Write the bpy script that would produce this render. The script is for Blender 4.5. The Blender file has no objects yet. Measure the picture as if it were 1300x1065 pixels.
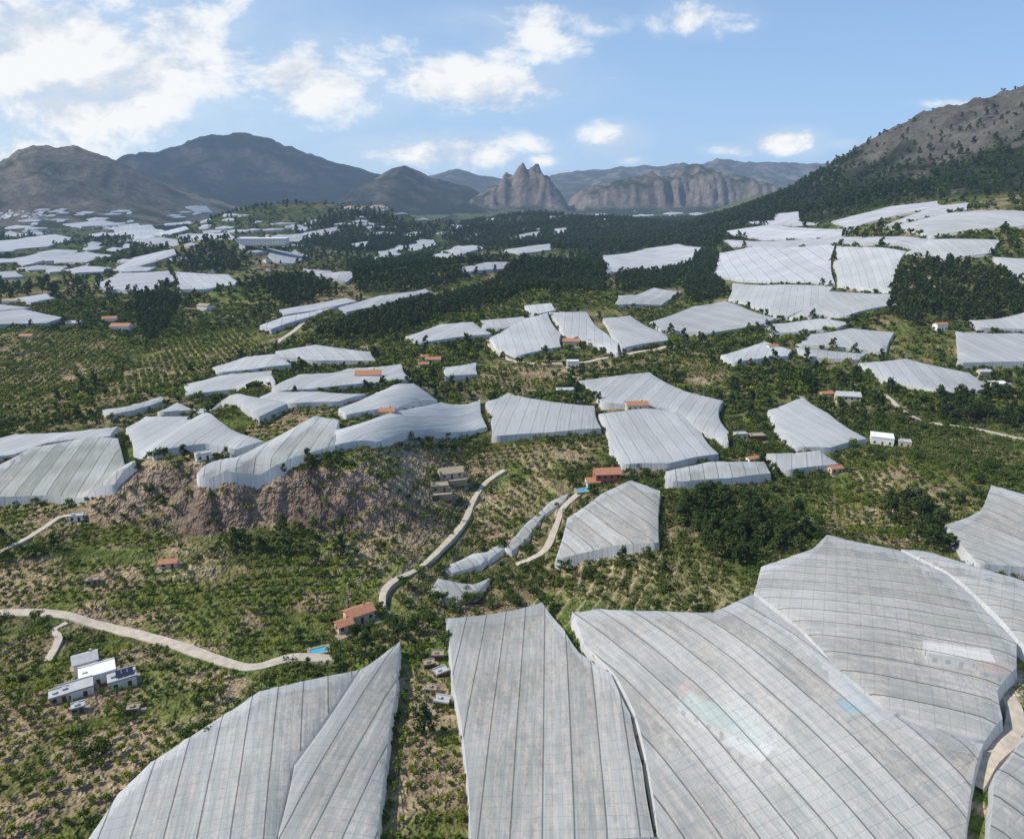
import bpy, math, random, time
import numpy as np
from mathutils import Vector
from mathutils.geometry import delaunay_2d_cdt
T0=time.time()
rng=np.random.default_rng(7); random.seed(7)
scene=bpy.context.scene
# ------------------------------------------------------------------ camera
CAMZ=130.0; FPX=923.0; PITCH=math.radians(14.7)
cam=bpy.data.cameras.new("camera"); camo=bpy.data.objects.new("camera",cam); scene.collection.objects.link(camo)
camo.location=(0,0,CAMZ); camo.rotation_euler=(math.radians(90)-PITCH,0,0)
cam.sensor_width=36; cam.lens=36*FPX/1300; cam.shift_y=-45/1300; cam.clip_start=1; cam.clip_end=60000
scene.camera=camo
scene.view_settings.view_transform='Standard'; scene.view_settings.look='None'; scene.view_settings.exposure=0
# ------------------------------------------------------------------ noise
def _h(xi,yi,s):
    M=np.uint64(0xffffffff)
    n=(xi.astype(np.int64).astype(np.uint64)*np.uint64(374761393)+yi.astype(np.int64).astype(np.uint64)*np.uint64(668265263)+np.uint64(s*1442695+12345))&M
    n=((n^(n>>np.uint64(13)))*np.uint64(1274126177))&M
    n=((n^(n>>np.uint64(15)))*np.uint64(2246822519))&M
    n=n^(n>>np.uint64(16))
    return n.astype(np.float64)/4294967295.0
def vn(x,y,s=0):
    xi=np.floor(x); yi=np.floor(y); fx=x-xi; fy=y-yi
    fx=fx*fx*(3-2*fx); fy=fy*fy*(3-2*fy)
    a=_h(xi,yi,s); b=_h(xi+1,yi,s); c=_h(xi,yi+1,s); d=_h(xi+1,yi+1,s)
    return (a*(1-fx)+b*fx)*(1-fy)+(c*(1-fx)+d*fx)*fy
def fbm(x,y,o=4,s=0):
    r=0;a=.5;t=0
    for i in range(o):
        r=r+a*vn(x,y,s+i*17); t+=a; a*=.5; x,y=(x*1.62+y*1.18+3.1),(-x*1.18+y*1.62+7.7)
    return r/t
def ridged(x,y,o=4,s=0):
    r=0;a=.5;t=0
    for i in range(o):
        r=r+a*(1-np.abs(2*vn(x,y,s+i*31)-1)); t+=a; a*=.5; x,y=(x*1.62+y*1.18+3.1),(-x*1.18+y*1.62+7.7)
    return r/t
def sm(a,b,x):
    t=np.clip((x-a)/(b-a),0,1); return t*t*(3-2*t)
def gs(x,y,cx,cy,rx,ry,h,rot=0):
    c,s=math.cos(rot),math.sin(rot); dx=x-cx; dy=y-cy
    return h*np.exp(-((dx*c+dy*s)/rx)**2-((-dx*s+dy*c)/ry)**2)
def bearing(u,v):
    dx=(u-650)/FPX; dv=(v-487.5)/FPX
    y=math.cos(PITCH)-dv*math.sin(PITCH); z=-math.sin(PITCH)-dv*math.cos(PITCH)
    return dx/y, z/y
# ------------------------------------------------------------------ terrain
RID=[ # distance, skyline, width front, width back, seed
 (10500,[(-200,250),(-60,235),(0,226),(25,232),(80,250),(150,250),(200,262),(520,262),(545,226),(580,216),(610,224),(655,232),(700,223),(760,214),(860,210),(920,205),(1000,207),(1055,209),(1100,222),(1180,240),(1400,250)],2600,2500,5),
 (7600,[(120,268),(165,226),(187,206),(215,187),(260,178),(300,175),(330,173),(355,177),(380,191),(420,206),(470,220),(530,240),(570,262)],2500,2200,9),
 (6200,[(430,272),(470,232),(500,216),(516,213),(545,226),(600,240),(650,262)],1400,1500,23),
 (5600,[(580,272),(600,252),(622,242),(634,236),(640,224),(652,226),(658,218),(664,214),(670,222),(678,216),(684,214),(690,226),(698,228),(706,240),(714,252),(722,268),(730,262),(738,246),(760,236),(790,234),(830,225),(850,226),(880,216),(935,228),(980,238),(1060,254),(1120,268)],700,1500,31),
 (4300,[(-220,262),(-80,250),(0,230),(30,208),(60,192),(90,187),(120,192),(155,207),(200,236),(245,262),(300,272)],1300,1300,41),
]
RW=[]
for D,pts,wf,wb,sd in RID:
    xs=[];zs=[]
    for u,v in pts:
        a,e=bearing(u,v); xs.append(a*D); zs.append(CAMZ+e*D)
    zs[0]=-80; zs[-1]=-80
    RW.append((D,np.array(xs),np.array(zs),wf,wb,sd))
def hb(x,y,masks=False):
    x=np.asarray(x,float); y=np.asarray(y,float)
    z=14*(fbm(x/260,y/260,3,1)-.5)*sm(100,450,y)
    z=z+60*(fbm(x/800,y/800,4,2)-.5)*sm(900,2600,y)
    z=z-14*sm(600,2000,y)*sm(200,-400,x)
    x0=150+0.25*np.maximum(y-800,0)
    z=z+112*sm(x0,x0+520,x)*sm(380,1000,y)
    z=z+gs(x,y,45,800,105,95,22)
    z=z+gs(x,y,-60,1120,260,70,30,0.35)+gs(x,y,330,640,70,60,14)
    z=z+gs(x,y,-330,640,150,240,-16)
    z=z+gs(x,y,-600,1480,130,110,48)+gs(x,y,-520,2350,330,190,95)+gs(x,y,-760,2400,120,100,30)
    z=z+gs(x,y,-860,2250,200,150,45)+gs(x,y,380,2500,300,200,40)+gs(x,y,60,2900,300,160,50)
    n=12*(ridged(x/24,y/24,3,77)-.5)
    z=z+20*sm(-190,-150,x)*(1-sm(-70,-20,x))*sm(266+n,284+n,y)*(1-sm(400,560,y))
    z=z+gs(x,y,-5,262,50,95,-13)+gs(x,y,-120,205,120,50,-5)
    z=z+gs(x,y,120,165,95,70,15)+gs(x,y,190,300,90,40,-8)
    z=z+gs(x,y,215,300,50,40,14)
    r=np.hypot(x-1930,(y-1650)*0.95)
    c=np.interp(r,[0,400,697,954,1120,1237,1450,1600,1900],[590,510,390,268,178,110,40,-30,-300])
    rn=ridged(x/330,y/330,5,61)-.5
    c=c+rn*95*sm(1450,1000,r)+rn*14+(ridged(x/70,y/70,3,66)-.5)*22*sm(1400,1100,r)
    d_=np.clip((c-z)/30,-20,20); z=z+30*np.log1p(np.exp(d_)); z=np.where(c-z>500,c,z); c=c-(z-np.log1p(np.exp(d_))*30)
    big=y>2600
    ids=np.zeros(x.shape,int)
    if np.any(big):
        xb=x[big];yb=y[big];zb=z[big];ib=ids[big]
        wx=520*(fbm(xb/900,yb/900,3,91)-.5)
        for k,(D,xs,zs,wf,wb,sd) in enumerate(RW):
            sharp=(k==3)
            cr=ridged(xb/(75 if sharp else wf*.16),yb/(260 if sharp else wf*.25),4 if sharp else 5,sd+7)-.55
            H=np.interp(xb+wx*(.0 if sharp else .1),xs,zs)*(1+cr*(.34 if sharp else .18))
            dy=yb-D+ wx*(1.3 if wf>1000 else .2)
            f=np.where(dy<0,1+dy/wf,1-dy/wb)
            rd=ridged(xb/(wf*.36),yb/(wf*.6),5,sd)-.55
            if sharp:
                f=f+(ridged(xb/100,yb/260,4,sd+3)-.5)*.55*np.clip(f,0,1)
                f=np.clip(f,-.2,1); p=.42*f+.58*sm(.30,.60,f)*np.sign(f)
                zz=H*p+rd*.22*H*np.clip(f,0,1)
            else:
                f=np.clip(f,-.2,1)
                zz=H*np.sign(f)*np.abs(f)**1.1
                zz=zz+rd*H*(np.clip(f,0,1)*(1.0-np.clip(f,0,1))*1.9+.07)
            zz=np.where(H<-40,-200,zz)
            ib=np.where(zz>zb,k+1,ib)
            zb=np.maximum(zb,zz)
        z[big]=zb; ids[big]=ib
    if masks: return z,ids,c
    return z
def h(x,y,masks=False):
    x=np.asarray(x,float); y=np.asarray(y,float)
    if masks: z,ids,c=hb(x,y,True)
    else: z=hb(x,y)
    near=1-sm(700,1100,y)
    z1=z+3.2*(fbm(x/38,y/38,3,11)-.5)*near
    st=1.6; q=z1/st; fl=np.floor(q); fr=q-fl
    zt=(fl+sm(0.66,1.0,fr))*st
    tm=sm(.34,.46,fbm(x/120,y/120,2,19))*near
    z1=z1*(1-tm)+zt*tm
    z1=z1+.3*(fbm(x/7,y/7,2,13)-.5)*near
    z1=z1+(fbm(x/25,y/25,3,15)-.5)*5*sm(900,1500,y)
    if masks: return z1,ids,c
    return z1
YS=np.geomspace(60,15000,1700)
SEG=[(0,500),(498,760),(758,1000),(998,1300),(1298,1700)]
def pixels_to_ground(pts,off=0.0,fn=None):  # casts image pixel positions along camera rays onto the terrain height
    fn=fn or hb; out=[]
    for u,v in pts:
        a,e=bearing(u,v); yy=YS[-1]
        for s0,s1 in SEG:
            ysg=YS[s0:s1]; d=CAMZ+e*ysg-fn(a*ysg,ysg)-off; idx=int(np.argmax(d<0))
            if d[idx]<0:
                if idx>0: t=d[idx-1]/(d[idx-1]-d[idx]+1e-9); yy=ysg[idx-1]+(ysg[idx]-ysg[idx-1])*t
                else: yy=ysg[0]
                break
        out.append((a*yy,yy))
    return np.array(out)
def inpoly(px,py,P):
    r=np.zeros(px.shape,bool); n=len(P); j=n-1
    for i in range(n):
        xi,yi=P[i];xj,yj=P[j]
        if yi!=yj:
            c=((yi>py)!=(yj>py))&(px<(xj-xi)*(py-yi)/(yj-yi)+xi); r^=c
        j=i
    return r
def clampw(W,f=1.45):
    m=np.median(W[:,1]); W=W.copy()
    for i in range(len(W)):
        if W[i,1]>m*f: W[i]*=m*f/W[i,1]
        elif W[i,1]<m/f: W[i]*=m/f/W[i,1]
    return W
def zpoly(px): return clampw(pixels_to_ground(px,1),1.8)
# ------------------------------------------------------------------ material helpers
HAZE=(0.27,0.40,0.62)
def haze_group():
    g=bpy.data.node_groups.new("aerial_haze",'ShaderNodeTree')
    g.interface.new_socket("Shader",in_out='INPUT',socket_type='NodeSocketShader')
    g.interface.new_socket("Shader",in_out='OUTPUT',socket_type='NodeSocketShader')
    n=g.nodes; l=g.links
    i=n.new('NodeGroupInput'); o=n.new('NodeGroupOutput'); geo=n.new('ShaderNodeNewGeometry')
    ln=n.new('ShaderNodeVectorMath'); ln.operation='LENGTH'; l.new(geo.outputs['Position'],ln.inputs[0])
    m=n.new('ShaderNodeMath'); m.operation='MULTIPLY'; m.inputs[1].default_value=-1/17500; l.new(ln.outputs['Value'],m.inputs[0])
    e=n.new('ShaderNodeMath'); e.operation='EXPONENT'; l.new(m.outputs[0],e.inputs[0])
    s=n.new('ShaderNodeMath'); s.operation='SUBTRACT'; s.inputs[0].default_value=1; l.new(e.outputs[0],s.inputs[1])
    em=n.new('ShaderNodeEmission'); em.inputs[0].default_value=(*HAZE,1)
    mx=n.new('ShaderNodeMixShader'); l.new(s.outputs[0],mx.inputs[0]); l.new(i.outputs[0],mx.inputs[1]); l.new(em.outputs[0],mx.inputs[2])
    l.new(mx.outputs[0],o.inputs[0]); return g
HG=haze_group()
def newmat(name):
    m=bpy.data.materials.new(name); m.use_nodes=True; n=m.node_tree.nodes; n.clear()
    try: m.cycles.emission_sampling='NONE'
    except Exception: pass
    return m,n,m.node_tree.links
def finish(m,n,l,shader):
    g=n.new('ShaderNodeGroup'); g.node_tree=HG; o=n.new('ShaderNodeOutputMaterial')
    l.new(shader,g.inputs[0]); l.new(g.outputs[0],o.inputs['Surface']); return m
def simple(name,col,rough=.8,var=.25,scale=.6,metal=0):
    m,n,l=newmat(name); b=n.new('ShaderNodeBsdfPrincipled'); b.inputs['Roughness'].default_value=rough; b.inputs['Metallic'].default_value=metal
    b.inputs['Specular IOR Level'].default_value=.3
    geo=n.new('ShaderNodeNewGeometry'); t=n.new('ShaderNodeTexNoise'); t.inputs['Scale'].default_value=scale; t.inputs['Detail'].default_value=4
    l.new(geo.outputs['Position'],t.inputs['Vector'])
    mr=n.new('ShaderNodeMapRange'); mr.inputs[1].default_value=.25; mr.inputs[2].default_value=.75; mr.inputs[3].default_value=1-var; mr.inputs[4].default_value=1+var; l.new(t.outputs[0],mr.inputs[0])
    v=n.new('ShaderNodeVectorMath'); v.operation='SCALE'; v.inputs[0].default_value=col; l.new(mr.outputs[0],v.inputs['Scale'])
    l.new(v.outputs[0],b.inputs['Base Color']); return finish(m,n,l,b.outputs[0])
def ground_mat():
    m,n,l=newmat("terrain_soil_and_scrub"); b=n.new('ShaderNodeBsdfDiffuse')
    at=n.new('ShaderNodeAttribute'); at.attribute_name="Col"; geo=n.new('ShaderNodeNewGeometry')
    t=n.new('ShaderNodeTexNoise'); t.inputs['Scale'].default_value=.4; t.inputs['Detail'].default_value=4; t.inputs['Roughness'].default_value=.7; l.new(geo.outputs['Position'],t.inputs['Vector'])
    mr=n.new('ShaderNodeMapRange'); mr.inputs[1].default_value=.3; mr.inputs[2].default_value=.7; mr.inputs[3].default_value=.5; mr.inputs[4].default_value=1.5; l.new(t.outputs[0],mr.inputs[0])
    t2=n.new('ShaderNodeTexNoise'); t2.inputs['Scale'].default_value=.022; t2.inputs['Detail'].default_value=6; t2.inputs['Roughness'].default_value=.78; l.new(geo.outputs['Position'],t2.inputs['Vector'])
    mr2=n.new('ShaderNodeMapRange'); mr2.inputs[1].default_value=.3; mr2.inputs[2].default_value=.7; mr2.inputs[3].default_value=.5; mr2.inputs[4].default_value=1.45; l.new(t2.outputs[0],mr2.inputs[0])
    mm=n.new('ShaderNodeMath'); mm.operation='MULTIPLY'; l.new(mr.outputs[0],mm.inputs[0]); l.new(mr2.outputs[0],mm.inputs[1])
    v=n.new('ShaderNodeVectorMath'); v.operation='SCALE'; l.new(at.outputs['Color'],v.inputs[0]); l.new(mm.outputs[0],v.inputs['Scale'])
    l.new(v.outputs[0],b.inputs['Color'])
    bp2=n.new('ShaderNodeBump'); bp2.inputs['Strength'].default_value=.9; bp2.inputs['Distance'].default_value=16; l.new(t2.outputs[0],bp2.inputs['Height'])
    l.new(bp2.outputs[0],b.inputs['Normal']); return finish(m,n,l,b.outputs[0])
def net_mat(name,tr,col,sx,sy,lw=.12,dark=.45,vlo=.86,vhi=1.12,bump=.25):
    m,n,l=newmat(name)
    uv=n.new('ShaderNodeUVMap'); uv.uv_map="UVMap"; sep=n.new('ShaderNodeSeparateXYZ'); l.new(uv.outputs[0],sep.inputs[0])
    geo=n.new('ShaderNodeNewGeometry')
    def mth(op,a,b):
        q=n.new('ShaderNodeMath'); q.operation=op
        for i,k in enumerate((a,b)):
            if isinstance(k,(int,float)): q.inputs[i].default_value=k
            else: l.new(k,q.inputs[i])
        return q.outputs[0]
    def line(o,per,w): return mth('LESS_THAN',mth('FRACT',mth('DIVIDE',o,per),0),w/per)
    L1=line(sep.outputs[0],sx,lw*2.4); L2=line(sep.outputs[1],sy,lw); L3=line(sep.outputs[0],sx/3,lw*.8)
    ln=mth('MAXIMUM',L1,mth('MULTIPLY',mth('MAXIMUM',L2,L3),.5))
    t=n.new('ShaderNodeTexNoise'); t.inputs['Scale'].default_value=.025; t.inputs['Detail'].default_value=3; l.new(geo.outputs['Position'],t.inputs['Vector'])
    fl=mth('FLOOR',mth('DIVIDE',sep.outputs[0],sx),0); wn=n.new('ShaderNodeTexWhiteNoise'); wn.noise_dimensions='1D'; l.new(fl,wn.inputs['W'])
    mp=n.new('ShaderNodeMapping'); mp.inputs['Scale'].default_value=(.8,.06,1); l.new(uv.outputs[0],mp.inputs[0])
    t3=n.new('ShaderNodeTexNoise'); t3.inputs['Scale'].default_value=1; t3.inputs['Detail'].default_value=3; l.new(mp.outputs[0],t3.inputs['Vector'])
    s=mth('ADD',mth('ADD',mth('MULTIPLY',t.outputs[0],.5),mth('MULTIPLY',t3.outputs[0],.35)),mth('MULTIPLY',wn.outputs[0],.15))
    mr=n.new('ShaderNodeMapRange'); mr.inputs[1].default_value=.35; mr.inputs[2].default_value=.65; mr.inputs[3].default_value=vlo; mr.inputs[4].default_value=vhi; l.new(s,mr.inputs[0])
    oi=n.new('ShaderNodeObjectInfo'); rr=mth('ADD',mth('MULTIPLY',oi.outputs['Random'],.2),.9)
    br=mth('MULTIPLY',mth('MULTIPLY',mr.outputs[0],rr),mth('SUBTRACT',1,mth('MULTIPLY',ln,dark)))
    v=n.new('ShaderNodeVectorMath'); v.operation='SCALE'; v.inputs[0].default_value=col; l.new(br,v.inputs['Scale'])
    d=n.new('ShaderNodeBsdfDiffuse'); tl=n.new('ShaderNodeBsdfTranslucent'); l.new(v.outputs[0],d.inputs[0]); l.new(v.outputs[0],tl.inputs[0])
    bp=n.new('ShaderNodeBump'); bp.inputs['Strength'].default_value=bump; bp.inputs['Distance'].default_value=1.0; l.new(mth('ADD',t3.outputs[0],mth('MULTIPLY',ln,-.12)),bp.inputs['Height'])
    l.new(bp.outputs[0],d.inputs['Normal'])
    m1=n.new('ShaderNodeMixShader'); m1.inputs[0].default_value=.28; l.new(d.outputs[0],m1.inputs[1]); l.new(tl.outputs[0],m1.inputs[2])
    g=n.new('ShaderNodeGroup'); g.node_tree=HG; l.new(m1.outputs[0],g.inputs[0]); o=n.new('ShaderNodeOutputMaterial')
    if tr>0:
        tp=n.new('ShaderNodeBsdfTransparent'); m2=n.new('ShaderNodeMixShader')
        tf=n.new('ShaderNodeMapRange'); tf.inputs[1].default_value=.38; tf.inputs[2].default_value=.62; tf.inputs[3].default_value=tr*1.15; tf.inputs[4].default_value=tr*.8; l.new(s,tf.inputs[0])
        l.new(mth('MULTIPLY',tf.outputs[0],mth('SUBTRACT',1,mth('MULTIPLY',ln,.6))),m2.inputs[0]); l.new(g.outputs[0],m2.inputs[1]); l.new(tp.outputs[0],m2.inputs[2])
        l.new(m2.outputs[0],o.inputs[0])
    else: l.new(g.outputs[0],o.inputs[0])
    return m
def leaf_mat(name,c1,c2,c3):
    m,n,l=newmat(name); oi=n.new('ShaderNodeObjectInfo'); cr=n.new('ShaderNodeValToRGB'); geo=n.new('ShaderNodeNewGeometry')
    cr.color_ramp.elements[0].color=(*c1,1); cr.color_ramp.elements[0].position=.1; cr.color_ramp.elements[1].color=(*c3,1); cr.color_ramp.elements[1].position=.92; e=cr.color_ramp.elements.new(.55); e.color=(*c2,1)
    a=n.new('ShaderNodeMath'); a.operation='MULTIPLY'; a.inputs[1].default_value=.62; l.new(oi.outputs['Random'],a.inputs[0])
    b=n.new('ShaderNodeMath'); b.operation='MULTIPLY_ADD'; b.inputs[1].default_value=.38; l.new(geo.outputs['Random Per Island'],b.inputs[0]); l.new(a.outputs[0],b.inputs[2])
    l.new(b.outputs[0],cr.inputs[0])
    d=n.new('ShaderNodeBsdfDiffuse'); tl=n.new('ShaderNodeBsdfTranslucent'); l.new(cr.outputs[0],d.inputs[0]); l.new(cr.outputs[0],tl.inputs[0])
    mx=n.new('ShaderNodeMixShader'); mx.inputs[0].default_value=.25; l.new(d.outputs[0],mx.inputs[1]); l.new(tl.outputs[0],mx.inputs[2])
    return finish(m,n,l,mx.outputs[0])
M_ground=ground_mat()
M_net_near=net_mat("insect_net_near",.46,(.70,.705,.69),6.5,3.0,.14,.72)
M_net_mid=net_mat("insect_net_mid",0,(.52,.53,.525),7,4,.2,.30,.84,1.10,.3)
M_net_far=net_mat("insect_net_far",0,(.50,.51,.53),14,9,.5,.25)
M_net_edge=net_mat("insect_net_edge",0,(.62,.62,.61),5,50,.1,.3)
M_bark=simple("bark",(.12,.09,.06))
M_citrus=leaf_mat("citrus_leaves",(.048,.088,.013),(.105,.155,.022),(.27,.26,.035))
M_citrus2=leaf_mat("tree_leaves",(.036,.066,.015),(.070,.105,.024),(.14,.165,.036))
M_pine=leaf_mat("pine_needles",(.026,.045,.014),(.046,.072,.021),(.082,.105,.034))
M_shrub=leaf_mat("shrub_leaves",(.050,.074,.018),(.105,.130,.034),(.21,.21,.075))
M_road=simple("pale_dirt_road",(.44,.38,.30),.95,.22,.5)
M_white=simple("white_render",(.72,.70,.66),.8,.08); M_cream=simple("cream_render",(.55,.45,.32),.85,.12); M_redwall=simple("ochre_red_render",(.36,.13,.08),.8,.1)
M_terra=simple("terracotta_tiles",(.36,.17,.095),.8,.25,1.5); M_greyroof=simple("grey_roof",(.40,.40,.39),.8,.15); M_greenroof=simple("green_roof",(.36,.46,.38),.8,.2)
M_glass=simple("window_glass",(.03,.04,.05),.15,.1); M_wood=simple("wood_door",(.12,.06,.03)); M_pool=simple("pool_water",(.06,.34,.50),.08,.1); M_solar=simple("solar_panel",(.02,.025,.05),.2,.1)
M_stone=simple("dry_stone",(.30,.25,.18),.95,.35,1.2)
def mkobj(name,verts,faces,mat=None,parent=None,smooth=False):
    me=bpy.data.meshes.new(name); me.from_pydata([tuple(map(float,v)) for v in verts],[],[tuple(int(i) for i in f) for f in faces]); me.update()
    if mat:
        for k in (mat if isinstance(mat,list) else [mat]): me.materials.append(k)
    o=bpy.data.objects.new(name,me); scene.collection.objects.link(o)
    if parent: o.parent=parent
    if smooth: me.polygons.foreach_set('use_smooth',[True]*len(me.polygons))
    return o
# ------------------------------------------------------------------ land-use outlines
near_nets=[
 ([(150,1010),(190,972),(262,925),(330,880),(380,868),(455,853),(420,905),(370,975),(350,1065),(345,1100),(90,1100)],.25),
 ([(457,853),(508,816),(503,880),(490,975),(480,1065),(478,1100),(350,1100),(354,1060),(374,975),(424,905)],-.15),
 ([(566,788),(600,784),(688,767),(715,800),(735,830),(775,858),(800,910),(815,975),(830,1065),(835,1100),(598,1100),(592,975),(575,870)],-.05),
 ([(726,780),(760,775),(850,779),(905,780),(955,757),(1010,800),(1070,860),(1120,905),(1180,930),(1248,947),(1238,975),(1225,1065),(1220,1100),(842,1100),(835,1060),(822,975),(805,905),(779,858),(742,820)],.35),
 ([(966,722),(1030,700),(1050,676),(1140,700),(1200,730),(1235,760),(1290,820),(1290,850),(1265,880),(1272,915),(1250,943),(1180,926),(1122,902),(1062,852),(1012,798),(957,755)],1.15),
 ([(1144,699),(1175,702),(1240,722),(1340,752),(1400,800),(1400,900),(1340,860),(1292,815),(1238,757),(1202,727)],.95),
 ([(1200,668),(1245,650),(1258,618),(1300,630),(1370,640),(1370,735),(1300,722),(1240,718),(1218,692)],.3),
 ([(1262,985),(1300,935),(1380,915),(1400,1100),(1250,1100)],.5),
 ([(705,712),(720,660),(765,628),(800,612),(838,625),(836,690),(770,697),(730,706)],.35),
]
ORCH=[([(-60,800),(60,800),(200,826),(320,856),(300,885),(180,972),(60,1100),(-200,1100)],4.2,.3),
 ([(60,700),(180,715),(330,712),(470,715),(500,735),(478,768),(430,800),(380,825),(320,835),(200,805),(90,775),(-20,765),(-40,720)],4.4,.15),
 ([(-60,640),(60,640),(180,620),(230,650),(240,700),(60,690),(-60,720)],4.4,.5),
 ([(600,465),(680,462),(720,490),(700,502),(640,498),(600,500)],5,.1),
 ([(0,420),(140,418),(170,440),(60,520),(-60,540),(-60,430)],6,.3),
 ([(200,430),(300,415),(340,445),(240,470),(180,500),(100,515)],6,.5),
 ([(1080,580),(1200,590),(1220,620),(1100,640),(1050,620)],4.8,.4),
 ([(1000,650),(1100,600),(1210,650),(1150,690),(1060,672)],4.8,.2),
 ([(345,520),(420,515),(425,532),(330,560),(300,545)],5,.2),
 ([(860,450),(930,462),(930,500),(870,490)],5,.2),
 ([(430,580),(560,575),(640,562),(700,560),(700,590),(600,600),(560,600),(480,610)],4.8,.2),
 ([(600,640),(640,600),(700,600),(730,620),(690,650),(620,690)],4.8,.6),
 ([(400,610),(540,615),(580,660),(500,740),(400,700)],4.8,.4),
 ([(505,840),(560,830),(575,900),(590,1000),(595,1100),(480,1100),(495,960)],3.8,.0)]
OW=[zpoly(p) for p,_,_ in ORCH]; NW=[clampw(pixels_to_ground(p,2.6)) for p,_ in near_nets]
# ------------------------------------------------------------------ terrain mesh
NY,NX=1050,760
ys=np.geomspace(40,15000,NY); ss=np.linspace(-1,1,NX)
Y=np.repeat(ys[:,None],NX,1); X=ss[None,:]*(Y*0.98+70)
Zt,IDS,CONE=h(X,Y,True)
gy=np.gradient(Zt,axis=0)/np.gradient(Y,axis=0); gx=np.gradient(Zt,axis=1)/np.gradient(X,axis=1)
slope=np.hypot(gx,gy)
def C(*c): return np.array(c)[None,None,:]
def mixc(a,b,t): return a*(1-t[...,None])+b*t[...,None]
n1=fbm(X/70,Y/70,4,101); n2=fbm(X/14,Y/14,3,102); n3=fbm(X/300,Y/300,3,103)
col=mixc(C(.080,.100,.028)+0*X[...,None],C(.185,.160,.075),sm(.42,.62,n1*.5+n2*.5))
col=mixc(col,C(.31,.24,.15),sm(.56,.70,n2*.6+n1*.4)*.85)
ca,sa=math.cos(.4),math.sin(.4); wxx=X+30*(n1-.5)*2; wyy=Y+30*(n2-.5)
cs=np.where(Y<900,38,95); U=(wxx*ca+wyy*sa)/cs; V=(-wxx*sa+wyy*ca)/(cs*.6)
r1=_h(np.floor(U),np.floor(V),5)
pc=np.array([(.07,.12,.02),(.12,.16,.03),(.27,.20,.12),(.06,.085,.025),(.16,.16,.06),(.10,.14,.03)])[np.clip((r1*6).astype(int),0,5)]
col=mixc(col,pc,sm(.40,.55,n3)*.6)
def region(W):
    lo=W.min(0)-2;hi=W.max(0)+2; m=(X>lo[0])&(X<hi[0])&(Y>lo[1])&(Y<hi[1]); k=np.zeros(X.shape,bool); k[m]=inpoly(X[m],Y[m],W); return k
for W,(p,sp,a) in zip(OW,ORCH):
    k=region(W); so=mixc(C(.115,.130,.038)+0*X[k][None,:,None],C(.28,.215,.13),sm(.38,.56,(n2[k]*.6+n1[k]*.4))[None,:])[0]; col[k]=so
for W,(p,a) in zip(NW,near_nets):
    k=region(W); c,s=math.cos(a),math.sin(a); uu=X[k]*c+Y[k]*s
    rowp=.5+.5*np.sin(uu*2*math.pi/3.25); t=np.clip(rowp*1.3-.3+(n2[k]-.5)*1.6,0,1); rd_=sm(.40,.62,n1[k])
    col[k]=np.array([.075,.105,.045])[None]*(t[:,None])+(1-t[:,None])*(np.array([.28,.24,.17])[None]*(1-rd_[:,None])+np.array([.35,.25,.165])[None]*rd_[:,None])
for (u,v,R) in ((1215,845,13),(925,935,15),(1080,898,6)):
    x,y=pixels_to_ground([(u,v)],0,hb)[0]; t=sm(R+3,R-3,np.hypot(X-x,Y-y)+6*(n2-.5)); col=mixc(col,C(.42,.36,.28),t)
st=sm(.38,.75,slope)*(1-sm(1000,1600,Y)); col=mixc(col,C(.31,.245,.165),st*.9)
far=sm(900,2000,Y); col=mixc(col,C(.050,.068,.030)+.08*(n1-.5)[...,None]*sm(.5,.6,n1)[...,None],far*.6)
cl=np.exp(-((X+105)/68)**2-((Y-274)/24)**2)*sm(.35,.9,slope); col=mixc(col,C(.19,.14,.105)*(.4+1.2*n2[...,None]),np.clip(cl*1.4,0,1))
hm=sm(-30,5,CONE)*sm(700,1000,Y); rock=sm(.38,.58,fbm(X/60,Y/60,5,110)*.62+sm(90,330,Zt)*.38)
hc=mixc(C(.020,.029,.015)+0*X[...,None],C(.115,.105,.092),rock*.9); col=mixc(col,hc,hm)  # right hill: dark forest and grey rock, with cloud shadow put into the colours
big=fbm(X/500,Y/500,5,120); fine=fbm(X/130,Y/130,4,121)
def zone(k,veg,rockc,lo,hi,wr=.5):
    global col
    t=sm(lo,hi,slope*wr+fine*.8); c=mixc(C(*veg)+0*X[...,None],C(*rockc)*(.5+.9*big[...,None]),t); mk=(IDS==k); col[mk]=c[mk]
zone(1,(.05,.055,.04),(.16,.14,.12),.45,.8)
zone(2,(.015,.024,.018),(.085,.072,.055),.58,1.0)  # big mountain: forest and rock tones darkened to stand for cloud shadow
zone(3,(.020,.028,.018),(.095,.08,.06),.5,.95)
zone(4,(.035,.043,.026),(.185,.155,.130),.45,.95)
zone(5,(.036,.044,.022),(.175,.15,.115),.42,.80)
nv=NX*NY; me=bpy.data.meshes.new("terrain"); me.vertices.add(nv)
me.vertices.foreach_set('co',np.stack([X,Y,Zt],-1).astype(np.float32).ravel())
ii=np.arange(nv).reshape(NY,NX); q=np.stack([ii[:-1,:-1],ii[:-1,1:],ii[1:,1:],ii[1:,:-1]],-1).reshape(-1,4)
me.loops.add(q.size); me.loops.foreach_set('vertex_index',q.astype(np.int32).ravel()); me.polygons.add(len(q))
me.polygons.foreach_set('loop_start',(np.arange(len(q))*4).astype(np.int32)); me.polygons.foreach_set('loop_total',np.full(len(q),4,np.int32))
me.polygons.foreach_set('use_smooth',np.ones(len(q),bool)); me.update(calc_edges=True)
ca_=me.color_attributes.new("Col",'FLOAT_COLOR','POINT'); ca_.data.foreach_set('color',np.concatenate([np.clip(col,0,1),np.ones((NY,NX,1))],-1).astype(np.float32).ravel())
me.materials.append(M_ground); scene.collection.objects.link(bpy.data.objects.new("terrain",me))
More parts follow.
